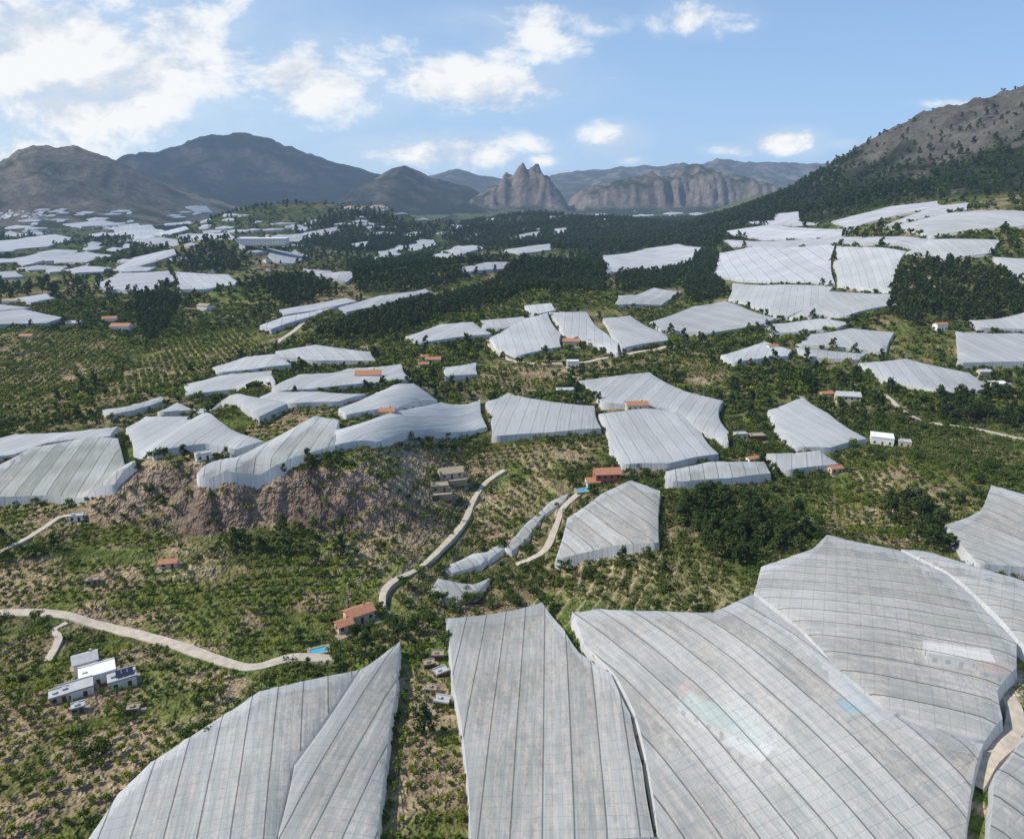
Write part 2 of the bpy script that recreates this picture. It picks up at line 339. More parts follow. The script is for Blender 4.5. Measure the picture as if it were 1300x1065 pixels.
# ------------------------------------------------------------------ nets
NETPOLY=[]
def net(px,ang=None,kind=None,hgt=4.2,name="netted_orchard_canopy"):
    W=clampw(pixels_to_ground(px,2.6)); yc=W[:,1].mean()
    kind=kind or ('near' if yc<330 else 'mid' if yc<1000 else 'far')
    mat={'near':M_net_near,'mid':M_net_mid,'far':M_net_far}[kind]
    ang=random.uniform(-.5,.5) if ang is None else ang
    step=max(2.2,yc/100)
    area=0.5*sum(W[i-1][0]*W[i][1]-W[i][0]*W[i-1][1] for i in range(len(W)))
    if area<0: W=W[::-1].copy()
    B=[]
    for i in range(len(W)):
        a=W[i];b=W[(i+1)%len(W)]; L=np.linalg.norm(b-a); k=max(2,int(L/step)); nrm=np.array([-(b-a)[1],(b-a)[0]])/(L+1e-6)
        for j in range(k):
            t=j/k; B.append(a+(b-a)*t+nrm*math.sin(math.pi*t)*min(L*(.012 if kind=='near' else .03),1.8))
    B=np.array(B); nb=len(B)
    c,s=math.cos(ang),math.sin(ang); x0,y0=B.min(0); x1,y1=B.max(0); R=np.hypot(x1-x0,y1-y0)/2; cx,cy=(x0+x1)/2,(y0+y1)/2
    g=np.arange(-R,R,step); GX,GY=np.meshgrid(g,g); gx_=cx+GX*c-GY*s; gy_=cy+GX*s+GY*c
    ins=inpoly(gx_.ravel(),gy_.ravel(),B); I=np.stack([gx_.ravel()[ins],gy_.ravel()[ins]],1)
    if len(I):
        dm=np.min(np.hypot(I[:,0][:,None]-B[:,0],I[:,1][:,None]-B[:,1]),1); I=I[dm>step*.45]
    allp=[Vector((float(a),float(b))) for a,b in np.vstack([B,I])]
    vs,es,fs,_,_,_=delaunay_2d_cdt(allp,[(i,(i+1)%nb) for i in range(nb)],[],1,1e-4)
    V=np.array([(v.x,v.y) for v in vs]); dm=np.min(np.hypot(V[:,0][:,None]-B[:,0],V[:,1][:,None]-B[:,1]),1)
    wl=max(14,step*5); amp=.8
    def sag(P):
        u=P[:,0]*c+P[:,1]*s; return amp*(fbm(P[:,0]/wl,P[:,1]/wl,2,55)-.5)-(.13*np.abs(np.sin(u*math.pi/6.5)) if yc<420 else 0)
    z=hb(V[:,0],V[:,1])+hgt-.8*np.exp(-dm/1.6)+sag(V)
    verts=[(V[i,0],V[i,1],z[i]) for i in range(len(V))]; faces=[tuple(f) for f in fs]; nf=len(faces); base=len(verts)
    d=np.roll(B,-1,0)-np.roll(B,1,0); nn=np.stack([d[:,1],-d[:,0]],1); nn/=np.linalg.norm(nn,axis=1)[:,None]+1e-9
    hz=hb(B[:,0],B[:,1])+hgt-.8+sag(B)
    wob=.7+.5*fbm(B[:,0]/14,B[:,1]/14,1,9)
    O1=B+nn*.3*wob[:,None]; O2=B+nn*.8*wob[:,None]; oz=hb(O2[:,0],O2[:,1])-1.6
    for i in range(nb): verts.append((B[i,0],B[i,1],hz[i]))
    for i in range(nb): verts.append((O1[i,0],O1[i,1],hz[i]*.6+oz[i]*.4))
    for i in range(nb): verts.append((O2[i,0],O2[i,1],oz[i]))
    for i in range(nb):
        j=(i+1)%nb
        for k in (0,1): faces.append((base+k*nb+i,base+(k+1)*nb+i,base+(k+1)*nb+j,base+k*nb+j))
    o=mkobj(name,verts,faces,[mat,M_net_edge if kind!='far' else mat],smooth=True); m=o.data
    mi=np.zeros(len(m.polygons),np.int32); mi[nf:]=1; m.polygons.foreach_set('material_index',mi)
    uvl=m.uv_layers.new(name="UVMap"); vi=np.empty(len(m.loops),np.int32); m.loops.foreach_get('vertex_index',vi)
    co=np.array(verts)[vi]; uv=np.stack([co[:,0]*c+co[:,1]*s,-co[:,0]*s+co[:,1]*c],1); uvl.data.foreach_set('uv',uv.astype(np.float32).ravel())
    NETPOLY.append((B,kind)); return B
mid_nets=[
 [(845,600),(900,588),(970,587),(978,602),(930,608),(870,613),(845,613)],
 [(973,577),(1040,573),(1065,590),(1000,598),(985,592)],
 [(975,522),(1018,505),(1050,525),(1100,558),(1055,570),(1010,569),(985,545)],
 [(735,485),(800,476),(825,474),(870,498),(918,510),(912,530),(925,550),(925,563),(890,548),(850,520),(765,513)],
 [(760,527),(820,519),(865,525),(890,551),(912,578),(850,589),(790,592),(775,570)],
 [(617,512),(645,500),(700,512),(755,517),(763,545),(700,550),(625,555)],
 [(425,548),(470,535),(560,512),(610,508),(618,543),(560,550),(480,563),(425,567)],
 [(250,605),(300,583),(330,568),(400,530),(430,535),(425,567),(360,590),(300,603),(255,608)],
 [(430,520),(480,500),(500,490),(525,488),(555,510),(500,522),(440,528)],
 [(345,495),(380,478),(440,470),(510,463),(525,483),(480,487),(400,495),(355,498)],
 [(330,506),(345,499),(400,499),(465,502),(430,511),(370,514)],
 [(200,525),(225,512),(290,505),(340,508),(365,515),(330,531),(260,521)],
 [(160,545),(185,530),(240,530),(290,545),(335,562),(300,573),(260,565),(195,576),(170,570)],
 [(-60,600),(0,592),(40,570),(120,555),(150,558),(172,588),(145,617),(60,630),(-60,636)],
 [(-60,570),(20,553),(90,550),(150,543),(140,555),(60,563),(20,578),(-60,588)],
 [(232,490),(280,478),(345,472),(350,487),(300,495),(235,503)],
 [(270,468),(310,455),(355,450),(370,464),(320,470),(275,475)],
 [(350,447),(400,439),(470,448),(478,459),(400,459),(355,455)],
 [(622,430),(660,406),(695,398),(712,425),(712,441),(660,452),(630,443)],
 [(697,398),(745,397),(770,425),(785,436),(785,449),(735,430),(716,425)],
 [(765,405),(800,402),(845,425),(850,433),(790,443),(775,425)],
 [(515,428),(560,413),(600,410),(625,425),(560,432),(530,437)],
 [(825,410),(880,390),(920,383),(985,405),(975,411),(900,424),(840,419)],
 [(912,322),(960,313),(1060,312),(1055,335),(1060,362),(940,356),(905,350)],
 [(1062,313),(1150,320),(1140,340),(1132,372),(1063,363),(1058,335)],
 [(930,360),(1000,362),(1058,365),(1043,385),(1000,403),(985,401),(925,380)],
 [(1047,370),(1130,375),(1140,389),(1075,402),(1002,404)],
 [(765,325),(820,316),(860,310),(890,315),(880,330),(830,345),(770,347)],
 [(785,376),(830,366),(865,371),(840,388),(780,388)],
 [(665,389),(700,386),(706,395),(675,402)],[(610,408),(665,403),(668,410),(640,418),(612,416)],
 [(970,413),(1040,405),(1080,411),(1060,418),(980,425)],
 [(1030,425),(1080,418),(1135,423),(1125,448),(1080,443),(1010,438)],
 [(915,452),(970,434),(1005,445),(1000,453),(930,461)],
 [(1010,442),(1100,450),(1090,458),(1030,455)],
 [(1090,462),(1150,457),(1230,475),(1255,490),(1245,503),(1190,498),(1120,480)],
 [(1213,422),(1290,424),(1340,427),(1340,460),(1215,462)],
 [(1230,408),(1300,398),(1350,398),(1350,418),(1240,417)],
 [(562,468),(605,462),(606,476),(565,478)],
 [(1260,327),(1340,331),(1340,360),(1290,355)],
 [(915,305),(1060,302),(1180,305),(1180,318),(1050,311),(930,312)],
 [(1150,322),(1180,305),(1270,306),(1260,322),(1200,330)],
 [(1055,282),(1130,263),(1190,256),(1195,262),(1120,278),(1080,290)],
 [(1130,290),(1200,272),(1300,269),(1310,287),(1180,301)],
 [(1190,262),(1230,258),(1228,267),(1160,280),(1120,288)],
 [(980,272),(1015,269),(1015,279),(985,283)],
 [(908,296),(980,286),(1080,292),(1075,300),(960,303)],
 [(950,282),(1000,279),(1040,284),(980,286)],
 [(130,522),(165,516),(205,505),(212,509),(170,522),(135,529)],
]
low_nets=[([(556,730),(600,738),(622,729),(606,748),(575,762),(546,745)],2.2),([(560,716),(600,698),(628,694),(610,712),(575,722)],1.8),([(640,690),(668,660),(700,632),(722,622),(716,632),(690,650),(668,680),(650,694)],1.8),([(610,700),(636,682),(640,690),(620,706)],1.5)]
far_nets=[
 [(120,362),(150,348),(215,345),(225,356),(190,373),(130,369)],[(222,346),(290,350),(310,361),(260,369),(225,369)],
 [(-60,402),(30,394),(80,405),(60,412),(-60,416)],[(-60,392),(0,388),(40,392),(-20,398)],
 [(330,415),(360,404),(400,397),(430,390),(400,402),(345,420)],[(355,395),(440,380),(455,384),(400,396),(360,402)],
 [(430,392),(480,378),(540,368),(550,372),(480,390),(440,398)],
 [(148,340),(170,328),(222,317),(224,324),(180,338),(155,346)],[(585,341),(620,334),(645,334),(640,343),(592,347)],
 [(340,325),(375,318),(395,328),(372,336),(350,334)],[(385,342),(420,345),(450,352),(440,360),(400,352)],
 [(478,320),(505,314),(510,324),(485,328)],[(510,313),(550,305),(556,312),(525,320)],
 [(300,310),(340,300),(350,306),(310,318)],[(355,300),(430,288),(432,295),(370,306)],
 [(-60,312),(20,305),(70,298),(95,304),(60,314),(0,320),(-60,324)],[(60,326),(110,320),(150,325),(110,334),(70,334)],
 [(0,300),(40,292),(55,295),(20,303)],[(130,290),(175,284),(240,292),(210,300),(150,298)],[(150,306),(200,302),(240,306),(200,314)],
 [(80,285),(130,280),(150,284),(100,292)],[(240,300),(290,296),(300,303),(260,308)],[(10,330),(50,322),(65,330),(30,338)],
 [(235,263),(262,262),(270,270),(250,271)],[(700,292),(720,290),(722,297),(704,298)],[(655,300),(685,294),(690,300),(665,305)],
 [(640,318),(700,310),(700,318),(660,323)],[(435,312),(470,306),(470,312),(450,318)],[(560,320),(600,312),(615,316),(580,325)],
 [(-60,352),(20,345),(30,352),(-60,360)],[(20,380),(60,374),(70,380),(40,386)],
]
for p,a in near_nets: net(p,a,'near')
for p in mid_nets: net(p)
for p,hh in low_nets: net(p,.5,'near',hh,"torn_net_frame")
for p in far_nets: net(p,kind='far',hgt=5)
def rect_far(u,v,wu,wv):
    net([(u-wu,v+wv*.2),(u-wu*.2,v-wv),(u+wu,v-wv*.5),(u+wu*.6,v+wv*.7),(u-wu*.5,v+wv)],kind='far',hgt=5)
for reg,n in (((0,300,266,300),60),((300,620,270,300),26),((620,900,268,292),14),((0,250,300,345),22),((250,600,300,330),10)):
    for i in range(n):
        u=random.uniform(reg[0],reg[1]); v=random.uniform(reg[2],reg[3]); k=(v-255)/40
        rect_far(u,v,random.uniform(5,19)*(.5+k*.6),random.uniform(1.0,2.4)*(.4+k*.7))
# ------------------------------------------------------------------ roads
ROADS=[]
def road(px,w,name="dirt_road",mat=None,off=.22):
    W=pixels_to_ground(px,0,h); P=[]
    for i in range(len(W)-1):
        p0=W[max(i-1,0)];p1=W[i];p2=W[i+1];p3=W[min(i+2,len(W)-1)]; k=max(3,int(np.linalg.norm(p2-p1)/2.0))
        for j in range(k):
            t=j/k; P.append(.5*((2*p1)+(-p0+p2)*t+(2*p0-5*p1+4*p2-p3)*t*t+(-p0+3*p1-3*p2+p3)*t**3))
    P.append(W[-1]); P=np.array(P); d=np.gradient(P,axis=0); n=np.stack([-d[:,1],d[:,0]],1); n/=np.linalg.norm(n,axis=1)[:,None]+1e-9
    ww=w/2*(1+.45*(fbm(np.arange(len(P))/4.,np.zeros(len(P)),2,8)-.5))
    zc=np.max([h(*(P+n*ww[:,None]*k).T) for k in (-1,-.5,0,.5,1)],0)+off
    zp=np.pad(zc,1,'edge'); zm=np.maximum(np.maximum(zp[:-2],zp[1:-1]),zp[2:]); zc=np.convolve(np.pad(zm,2,'edge'),np.ones(5)/5,'valid')
    verts=[];ks=(-1.25,-1,-.3,.3,1,1.25)
    for i in range(len(P)):
        for k in ks:
            p=P[i]+n[i]*ww[i]*k; verts.append((p[0],p[1],zc[i]+(0.05 if abs(k)<.5 else 0)-(1.6 if abs(k)>1.1 else 0)))
    m=len(ks); faces=[(i*m+k,i*m+k+1,(i+1)*m+k+1,(i+1)*m+k) for i in range(len(P)-1) for k in range(m-1)]
    mkobj(name,verts,faces,mat or M_road); ROADS.append((P,w))
road([(-30,778),(50,778),(100,787),(150,800),(220,818),(290,842),(325,847),(370,835),(425,838)],3.6)
road([(485,772),(492,745),(540,715),(585,672),(600,640),(618,612),(640,598)],2.5)
road([(655,718),(690,700),(708,665),(716,645),(745,620)],2.6)
road([(1280,885),(1288,905),(1284,935),(1255,965),(1235,1000)],3.6)
road([(-20,712),(10,696),(40,680),(75,660),(100,655)],2.2)
road([(620,432),(632,448),(660,460),(700,462),(745,460),(800,450),(850,440)],4.5)
road([(345,440),(368,424),(392,406),(420,396)],4.5)
road([(1060,480),(1120,500),(1160,530),(1240,545),(1310,560)],3.0)
road([(85,792),(68,800),(75,812),(60,840)],2.0)
# ------------------------------------------------------------------ buildings
FOOT=[]
def box(x0,x1,y0,y1,z0,z1,V,F):
    b=len(V); V+=[(x0,y0,z0),(x1,y0,z0),(x1,y1,z0),(x0,y1,z0),(x0,y0,z1),(x1,y0,z1),(x1,y1,z1),(x0,y1,z1)]
    F+=[(b,b+1,b+5,b+4),(b+1,b+2,b+6,b+5),(b+2,b+3,b+7,b+6),(b+3,b,b+4,b+7),(b+4,b+5,b+6,b+7),(b+3,b+2,b+1,b)]
def house(px,w=10,d=7,hh=3.2,rot=0,wall=None,roof='gable',rm=None,name="farmhouse",solar=False):
    x,y=pixels_to_ground([px],0,h)[0]; z=float(np.min(h(np.array([x-w/2,x+w/2,x-w/2,x+w/2]),np.array([y-d/2,y-d/2,y+d/2,y+d/2]))))
    zt=float(np.max(h(np.array([x-w/2,x+w/2,x,x]),np.array([y,y,y-d/2,y+d/2])))); z=max(z,zt-1.5)
    e=bpy.data.objects.new(name,None); e.location=(x,y,z); e.rotation_euler=(0,0,rot); scene.collection.objects.link(e)
    FOOT.append((x,y,max(w,d)*.62+1))
    V=[];F=[]; box(-w/2,w/2,-d/2,d/2,-3,hh,V,F)
    rise=d*.22
    if roof=='gable':
        b=len(V); V+=[(-w/2,-d/2,hh),(-w/2,d/2,hh),(-w/2,0,hh+rise),(w/2,-d/2,hh),(w/2,d/2,hh),(w/2,0,hh+rise)]; F+=[(b+1,b,b+2),(b+3,b+4,b+5)]
    mkobj("walls",V,F,wall or M_white,e)
    V=[];F=[]
    if roof=='gable':
        o=.45;t=.18
        for sgn in (-1,1):
            b=len(V); y0=sgn*(d/2+o); z0=hh-o*rise/(d/2)+.04
            V+=[(-w/2-o,y0,z0),(w/2+o,y0,z0),(w/2+o,0,hh+rise+.04),(-w/2-o,0,hh+rise+.04),(-w/2-o,y0,z0+t),(w/2+o,y0,z0+t),(w/2+o,0,hh+rise+.04+t),(-w/2-o,0,hh+rise+.04+t)]
            F+=[(b+4,b+5,b+6,b+7),(b,b+1,b+5,b+4),(b+1,b+2,b+6,b+5),(b+3,b,b+4,b+7),(b,b+3,b+2,b+1)]
        box(w*.22,w*.22+.6,d*.12,d*.12+.6,hh+.2,hh+rise+.7,V,F)
    else:
        box(-w/2-.15,w/2+.15,-d/2-.15,d/2+.15,hh+.003,hh+.18,V,F)
        for a in ((-w/2-.15,w/2+.15,-d/2-.15,-d/2+.1),(-w/2-.15,w/2+.15,d/2-.1,d/2+.15)): box(a[0],a[1],a[2],a[3],hh+.183,hh+.5,V,F)
        box(-w/2+.8,-w/2+1.8,-.5,.5,hh+.183,hh+.7,V,F)
    mkobj("roof",V,F,rm or M_terra,e)
    V=[];F=[]; k=max(2,int(w/3)); fl=max(1,int(hh//2.7))
    for f in range(fl):
        for i in range(k):
            cx=-w/2+(i+.5)*w/k
            if i==k//2 and f==0: continue
            for sgn in (-1,1):
                yy=sgn*d/2; box(cx-.55,cx+.55,min(yy,yy+sgn*.04),max(yy,yy+sgn*.04),.95+f*2.8,2.2+f*2.8,V,F)
        for sgn in (-1,1):
            xx=sgn*w/2; box(min(xx,xx+sgn*.04),max(xx,xx+sgn*.04),-.5,.5,.95+f*2.8,2.2+f*2.8,V,F)
    mkobj("windows",V,F,M_glass,e)
    V=[];F=[]; cx=-w/2+(k//2+.5)*w/k; box(cx-.5,cx+.5,-d/2-.05,-d/2,0.05,2.2,V,F); mkobj("door",V,F,M_wood,e)
    V=[];F=[]; box(-w/2-1.2,w/2+1.2,-d/2-2.5,d/2+.8,-3,.06,V,F); mkobj("terrace",V,F,M_stone,e)
    if solar:
        V=[];F=[]
        for i in range(3):
            b=len(V); x0=-w/2+2.1+i*1.5; V+=[(x0,-1.6,hh+.5),(x0+1.4,-1.6,hh+.5),(x0+1.4,1.2,hh+1.2),(x0,1.2,hh+1.2)]; F.append((b,b+1,b+2,b+3))
        mkobj("solar_panels",V,F,M_solar,e)
    return e
def pool(px,w=8,d=4,rot=0):
    x,y=pixels_to_ground([px],0,h)[0]; z=float(h(np.array([x]),np.array([y]))[0])+.5
    e=bpy.data.objects.new("swimming_pool",None); e.location=(x,y,z); e.rotation_euler=(0,0,rot); scene.collection.objects.link(e); FOOT.append((x,y,w*.7))
    V=[];F=[]
    for a in ((-w/2-.8,w/2+.8,-d/2-.8,-d/2),(-w/2-.8,w/2+.8,d/2,d/2+.8),(-w/2-.8,-w/2,-d/2,d/2),(w/2,w/2+.8,-d/2,d/2)): box(a[0],a[1],a[2],a[3],-2,.1,V,F)
    mkobj("rim",V,F,M_stone,e); mkobj("water",[(-w/2,-d/2,-.1),(w/2,-d/2,-.1),(w/2,d/2,-.1),(-w/2,d/2,-.1)],[(0,1,2,3)],M_pool,e)
house((98,880),8,5,2.8,.55,M_white,'flat',M_greyroof,"white_villa"); house((125,862),9,6,3.4,.55,M_white,'flat',M_white,"white_villa")
house((156,868),7,5,3.0,.55,M_white,'flat',M_greyroof,"villa_annex",True); house((110,848),6,5,3.6,.55,M_white,'gable',M_greyroof,"white_villa"); house((76,888),4.5,4,2.4,.55,M_cream,'flat',M_greyroof,"garage")
house((100,903),3,2.4,2.0,.5,M_stone,'flat',M_greyroof,"garden_shed"); house((170,905),3,2.4,2.0,.2,M_stone,'flat',M_stone,"garden_shed")
house((456,786),9,5.5,3.4,.6,M_cream,'gable',M_terra,"terracotta_farmhouse"); house((437,799),5,4,2.6,.6,M_cream,'gable',M_terra,"outbuilding"); pool((405,827),5,2.6,.4)
house((215,719),6,3.5,2.2,.2,M_cream,'gable',M_terra,"outbuilding")
house((770,611),12,8,5.6,.1,M_redwall,'gable',M_terra,"red_country_house"); house((752,616),6,6,3,.1,M_white,'gable',M_terra,"outbuilding"); pool((742,623),7,4,.2)
house((1119,562),11,9,4.2,-.4,M_white,'flat',M_white,"white_villa"); house((1148,566),6,5,3,-.4,M_cream,'flat',M_greyroof,"outbuilding")
house((808,524),13,7,6.2,.05,M_cream,'gable',M_terra,"packing_shed"); house((572,609),11,7,3,.3,M_cream,'gable',M_stone,"old_farmhouse"); house((558,626),8,5,3,.2,M_stone,'flat',M_stone,"ruined_barn")
for p,w,hh,rt,wl,rf,rm in [((550,461),12,4,.1,M_cream,'gable',M_terra),((538,466),8,3,.1,M_white,'gable',M_terra),((725,439),14,5,-.1,M_cream,'gable',M_terra),((752,436),10,4,.2,M_white,'flat',M_greyroof),((727,466),9,5,0,M_white,'flat',M_white),((468,484),16,6,.1,M_cream,'gable',M_terra),((490,527),9,4,0,M_cream,'gable',M_terra),((718,499),12,3,.1,M_white,'flat',M_greyroof),((1075,512),14,6,-.2,M_cream,'gable',M_greyroof),((1048,506),8,4,.2,M_cream,'gable',M_terra),((1193,418),10,5,.2,M_white,'gable',M_terra),((1248,478),8,5,0,M_cream,'gable',M_greyroof),((980,446),9,5,.3,M_white,'gable',M_terra),((258,583),6,3,.6,M_white,'flat',M_greyroof),((540,455),7,3,.1,M_cream,'gable',M_terra),((940,556),7,3,.1,M_cream,'flat',M_greyroof),((960,558),9,3,.1,M_wood,'flat',M_stone),((955,586),6,3,.3,M_white,'gable',M_terra),((1265,493),14,4,0,M_white,'flat',M_white),((1060,598),6,3,.2,M_cream,'gable',M_terra),((118,742),4,2.2,.3,M_stone,'flat',M_stone),((98,660),5,2.5,.2,M_white,'flat',M_greyroof),((95,413),14,4,0,M_cream,'gable',M_greyroof),((155,418),20,5,0,M_white,'gable',M_terra),((140,409),14,5,0.3,M_white,'gable',M_terra),((35,430),12,4,0,M_cream,'gable',M_terra)]:
    house(p,w,w*.6,hh,rt,wl,rf,rm)
house((915,925),20,6,2.8,-.75,M_white,'flat',M_greenroof,"netted_warehouse"); house((948,958),9,6,2.6,-.75,M_cream,'flat',M_white,"netted_warehouse_annex"); house((880,885),6,4,2.4,-.75,M_white,'gable',M_terra,"outbuilding"); house((1215,842),15,5,3.0,-.25,M_white,'flat',M_white,"white_farm_building"); house((1256,858),6,4,2.6,-.25,M_cream,'gable',M_terra,"outbuilding"); pool((1080,898),5,5,.2)
for p,w in (((545,845),3.4),((560,858),4),((548,880),3.2),((562,895),4),((540,912),3),((556,836),3.6)):
    house(p,w,w*.7,1.9,random.uniform(-.3,.6),random.choice([M_greyroof,M_wood,M_stone]),'flat',random.choice([M_greyroof,M_stone]),"garden_shed")
def village(name,regs,size,n,rm):
    V=[];F=[];V2=[];F2=[]
    for (u0,u1,v0,v1) in regs:
        for i in range(n):
            x,y=pixels_to_ground([(random.uniform(u0,u1),random.uniform(v0,v1))],0,hb)[0]
            z=float(hb(np.array([x]),np.array([y]))[0]); w=random.uniform(.7,1.8)*size; d=w*random.uniform(.5,.9); t=random.uniform(4,9)*size/14; a=random.uniform(-.6,.6); c,s=math.cos(a),math.sin(a)
            v=[];f=[]; box(-w/2,w/2,-d/2,d/2,-8,t,v,f); b=len(V); V+=[(x+p[0]*c-p[1]*s,y+p[0]*s+p[1]*c,z+p[2]) for p in v]; F+=[tuple(k+b for k in q) for q in f]
            r=d*.2; v=[(-w/2-.5,-d/2-.5,t+.1),(w/2+.5,-d/2-.5,t+.1),(w/2+.5,d/2+.5,t+.1),(-w/2-.5,d/2+.5,t+.1),(-w/2-.5,0,t+r),(w/2+.5,0,t+r)]
            b=len(V2); V2+=[(x+p[0]*c-p[1]*s,y+p[0]*s+p[1]*c,z+p[2]) for p in v]; F2+=[tuple(k+b for k in q) for q in ((0,1,5,4),(2,3,4,5),(1,2,5),(3,0,4))]
    e=bpy.data.objects.new(name,None); scene.collection.objects.link(e); mkobj("walls",V,F,M_white,e); mkobj("roofs",V2,F2,rm,e)
M_faroof=simple("faded_terracotta",(.34,.24,.17),.85,.3,.05)
village("hillside_village",[(0,60,268,280),(440,490,264,270)],12,22,M_faroof)
village("scattered_farmhouses",[(0,300,300,400),(300,560,300,350),(700,900,268,300)],9,9,M_faroof)
house((335,318),95,34,12,.05,M_white,'flat',M_white,"cooperative_warehouse"); house((315,306),50,25,9,.05,M_white,'flat',M_greyroof,"cooperative_warehouse")
# ------------------------------------------------------------------ vegetation
def leafcloud(centers,radii,n,size,V,F,r,flat=.8):
    for i in range(n):
        k=r.integers(len(centers)); d=r.normal(size=3); d/=np.linalg.norm(d); rad=radii[k]*(r.random()**.35)
        p=np.array(centers[k])+d*rad*np.array([1,1,flat]); a=r.normal(size=3)*.6+d+np.array([0,0,.4]); a/=np.linalg.norm(a); b=np.cross(a,r.normal(size=3)); b/=np.linalg.norm(b)+1e-9; c=np.cross(a,b)
        s=size*(.6+.8*r.random()); j=len(V); V+=[p+b*s,p+c*s*.7,p-b*s,p-c*s*.7]; F.append((j,j+1,j+2,j+3))
def limb(p,q,r0,r1,V,F,k=5):
    p=np.array(p,float);q=np.array(q,float); a=(q-p)/np.linalg.norm(q-p); u=np.cross(a,[.3,.9,.1]); u/=np.linalg.norm(u); w=np.cross(a,u); b=len(V)
    for (c,rr) in ((p,r0),(q,r1)):
        for i in range(k): t=2*math.pi*i/k; V.append(c+(u*math.cos(t)+w*math.sin(t))*rr)
    for i in range(k): F.append((b+i,b+(i+1)%k,b+k+(i+1)%k,b+k+i))
def tree_mesh(name,kind,seed,q=1.0,leafm=None):
    r=np.random.default_rng(seed); V=[];F=[]; gsz=1/math.sqrt(q)
    if kind=='citrus':
        cs=[(r.normal()*.72,r.normal()*.72,1.2+r.random()*1.0) for _ in range(9)]; limb((0,0,-.4),(0,0,1.1),.13,.09,V,F)
        for c in cs[:3]: limb((0,0,.9),c,.06,.02,V,F,3)
        nb=len(F); leafcloud(cs,[.5+.35*r.random() for _ in cs],int(220*q),.24*gsz,V,F,r); mt=leafm or M_citrus
    elif kind=='pine':
        H=8; top=(r.normal()*.5,r.normal()*.5,H); limb((0,0,-.6),(top[0]*.5,top[1]*.5,4),.26,.17,V,F); limb((top[0]*.5,top[1]*.5,4),top,.17,.04,V,F)
        cs=[];rs=[]
        for i in range(17):
            zz=2.2+5.6*(i/16); an=r.random()*6.28; R=(1.0-(zz-2.2)/7.5)*2.5*(.5+.6*r.random()); c=(math.cos(an)*R,math.sin(an)*R,zz+r.random()*.5); cs.append(c); rs.append(.7+.6*r.random()); limb((top[0]*zz/8,top[1]*zz/8,zz-.6),c,.07,.02,V,F,3)
        nb=len(F); leafcloud(cs,rs,int(560*q),.34*gsz,V,F,r,.6); mt=M_pine
    else:
        cs=[(r.normal()*.9,r.normal()*.9,.2+r.random()*.7) for _ in range(6)]
        for c in cs[:3]: limb((0,0,-.3),c,.05,.02,V,F,3)
        nb=len(F); leafcloud(cs,[.4+.4*r.random() for _ in cs],int(110*q),.28*gsz,V,F,r,.8); mt=M_shrub
    me=bpy.data.meshes.new(name); me.from_pydata([tuple(v) for v in V],[],F); me.materials.append(M_bark); me.materials.append(mt); me.update()
    mi=np.ones(len(F),np.int32); mi[:nb]=0; me.polygons.foreach_set('material_index',mi); return me
def instancer(name,mesh,pts,sc,zoff=-.1):
    n=len(pts)
    if n==0: return
    x,y=pts[:,0],pts[:,1]; z=h(x,y)+zoff; a=rng.random(n)*6.283; V=np.empty((n,4,3)); s=sc/2
    for k in range(4):
        t=a+k*math.pi/2; V[:,k,0]=x+np.cos(t)*s*1.41421; V[:,k,1]=y+np.sin(t)*s*1.41421; V[:,k,2]=z
    me=bpy.data.meshes.new(name); me.vertices.add(n*4); me.vertices.foreach_set('co',V.astype(np.float32).ravel()); me.loops.add(n*4); me.loops.foreach_set('vertex_index',np.arange(n*4,dtype=np.int32)); me.polygons.add(n)
    me.polygons.foreach_set('loop_start',(np.arange(n)*4).astype(np.int32)); me.polygons.foreach_set('loop_total',np.full(n,4,np.int32)); me.update(calc_edges=True)
    o=bpy.data.objects.new(name,me); scene.collection.objects.link(o); o.instance_type='FACES'; o.use_instance_faces_scale=True; o.show_instancer_for_render=False; o.show_instancer_for_viewport=False
    c=bpy.data.objects.new(name+"_plant",mesh); scene.collection.objects.link(c); c.parent=o
cit=[tree_mesh("citrus_tree_mesh",'citrus',s) for s in (1,2,3)]; pin=[tree_mesh("pine_tree_mesh",'pine',s) for s in (4,5,6)]; shr=[tree_mesh("shrub_mesh",'shrub',s) for s in (8,9,10)]
bro=[tree_mesh("broadleaf_tree_mesh",'citrus',s,1,M_citrus2) for s in (11,12)]
broB=[tree_mesh("carob_tree_mesh",'citrus',s,3,M_citrus2) for s in (13,14)]
citL=[tree_mesh("citrus_far_mesh",'citrus',s,.32) for s in (21,22)]; broL=[tree_mesh("broadleaf_far_mesh",'citrus',s,.32,M_citrus2) for s in (23,24)]; pinL=[tree_mesh("pine_far_mesh",'pine',s,.3) for s in (25,26)]; shrL=[tree_mesh("shrub_far_mesh",'shrub',s,.45) for s in (27,28)]
NETB=[(B,k,B.min(0),B.max(0)) for B,k in NETPOLY]
def innets(p):
    r=np.zeros(len(p),bool)
    for B,k,lo,hi in NETB:
        m=(p[:,0]>lo[0]-1)&(p[:,0]<hi[0]+1)&(p[:,1]>lo[1]-1)&(p[:,1]<hi[1]+1)
        if m.any(): r[m]|=inpoly(p[m,0],p[m,1],B)
    return r
def clear(p,pad=1.9):
    r=np.ones(len(p),bool)
    for P,w in ROADS:
        lo=P.min(0)-6;hi=P.max(0)+6; m=np.where((p[:,0]>lo[0])&(p[:,0]<hi[0])&(p[:,1]>lo[1])&(p[:,1]<hi[1]))[0]
        if len(m): r[m]&=np.min(np.hypot(p[m,0][:,None]-P[:,0],p[m,1][:,None]-P[:,1]),1)>w/2+pad
    for x,y,R in FOOT: r&=np.hypot(p[:,0]-x,p[:,1]-y)>R*.85
    return r
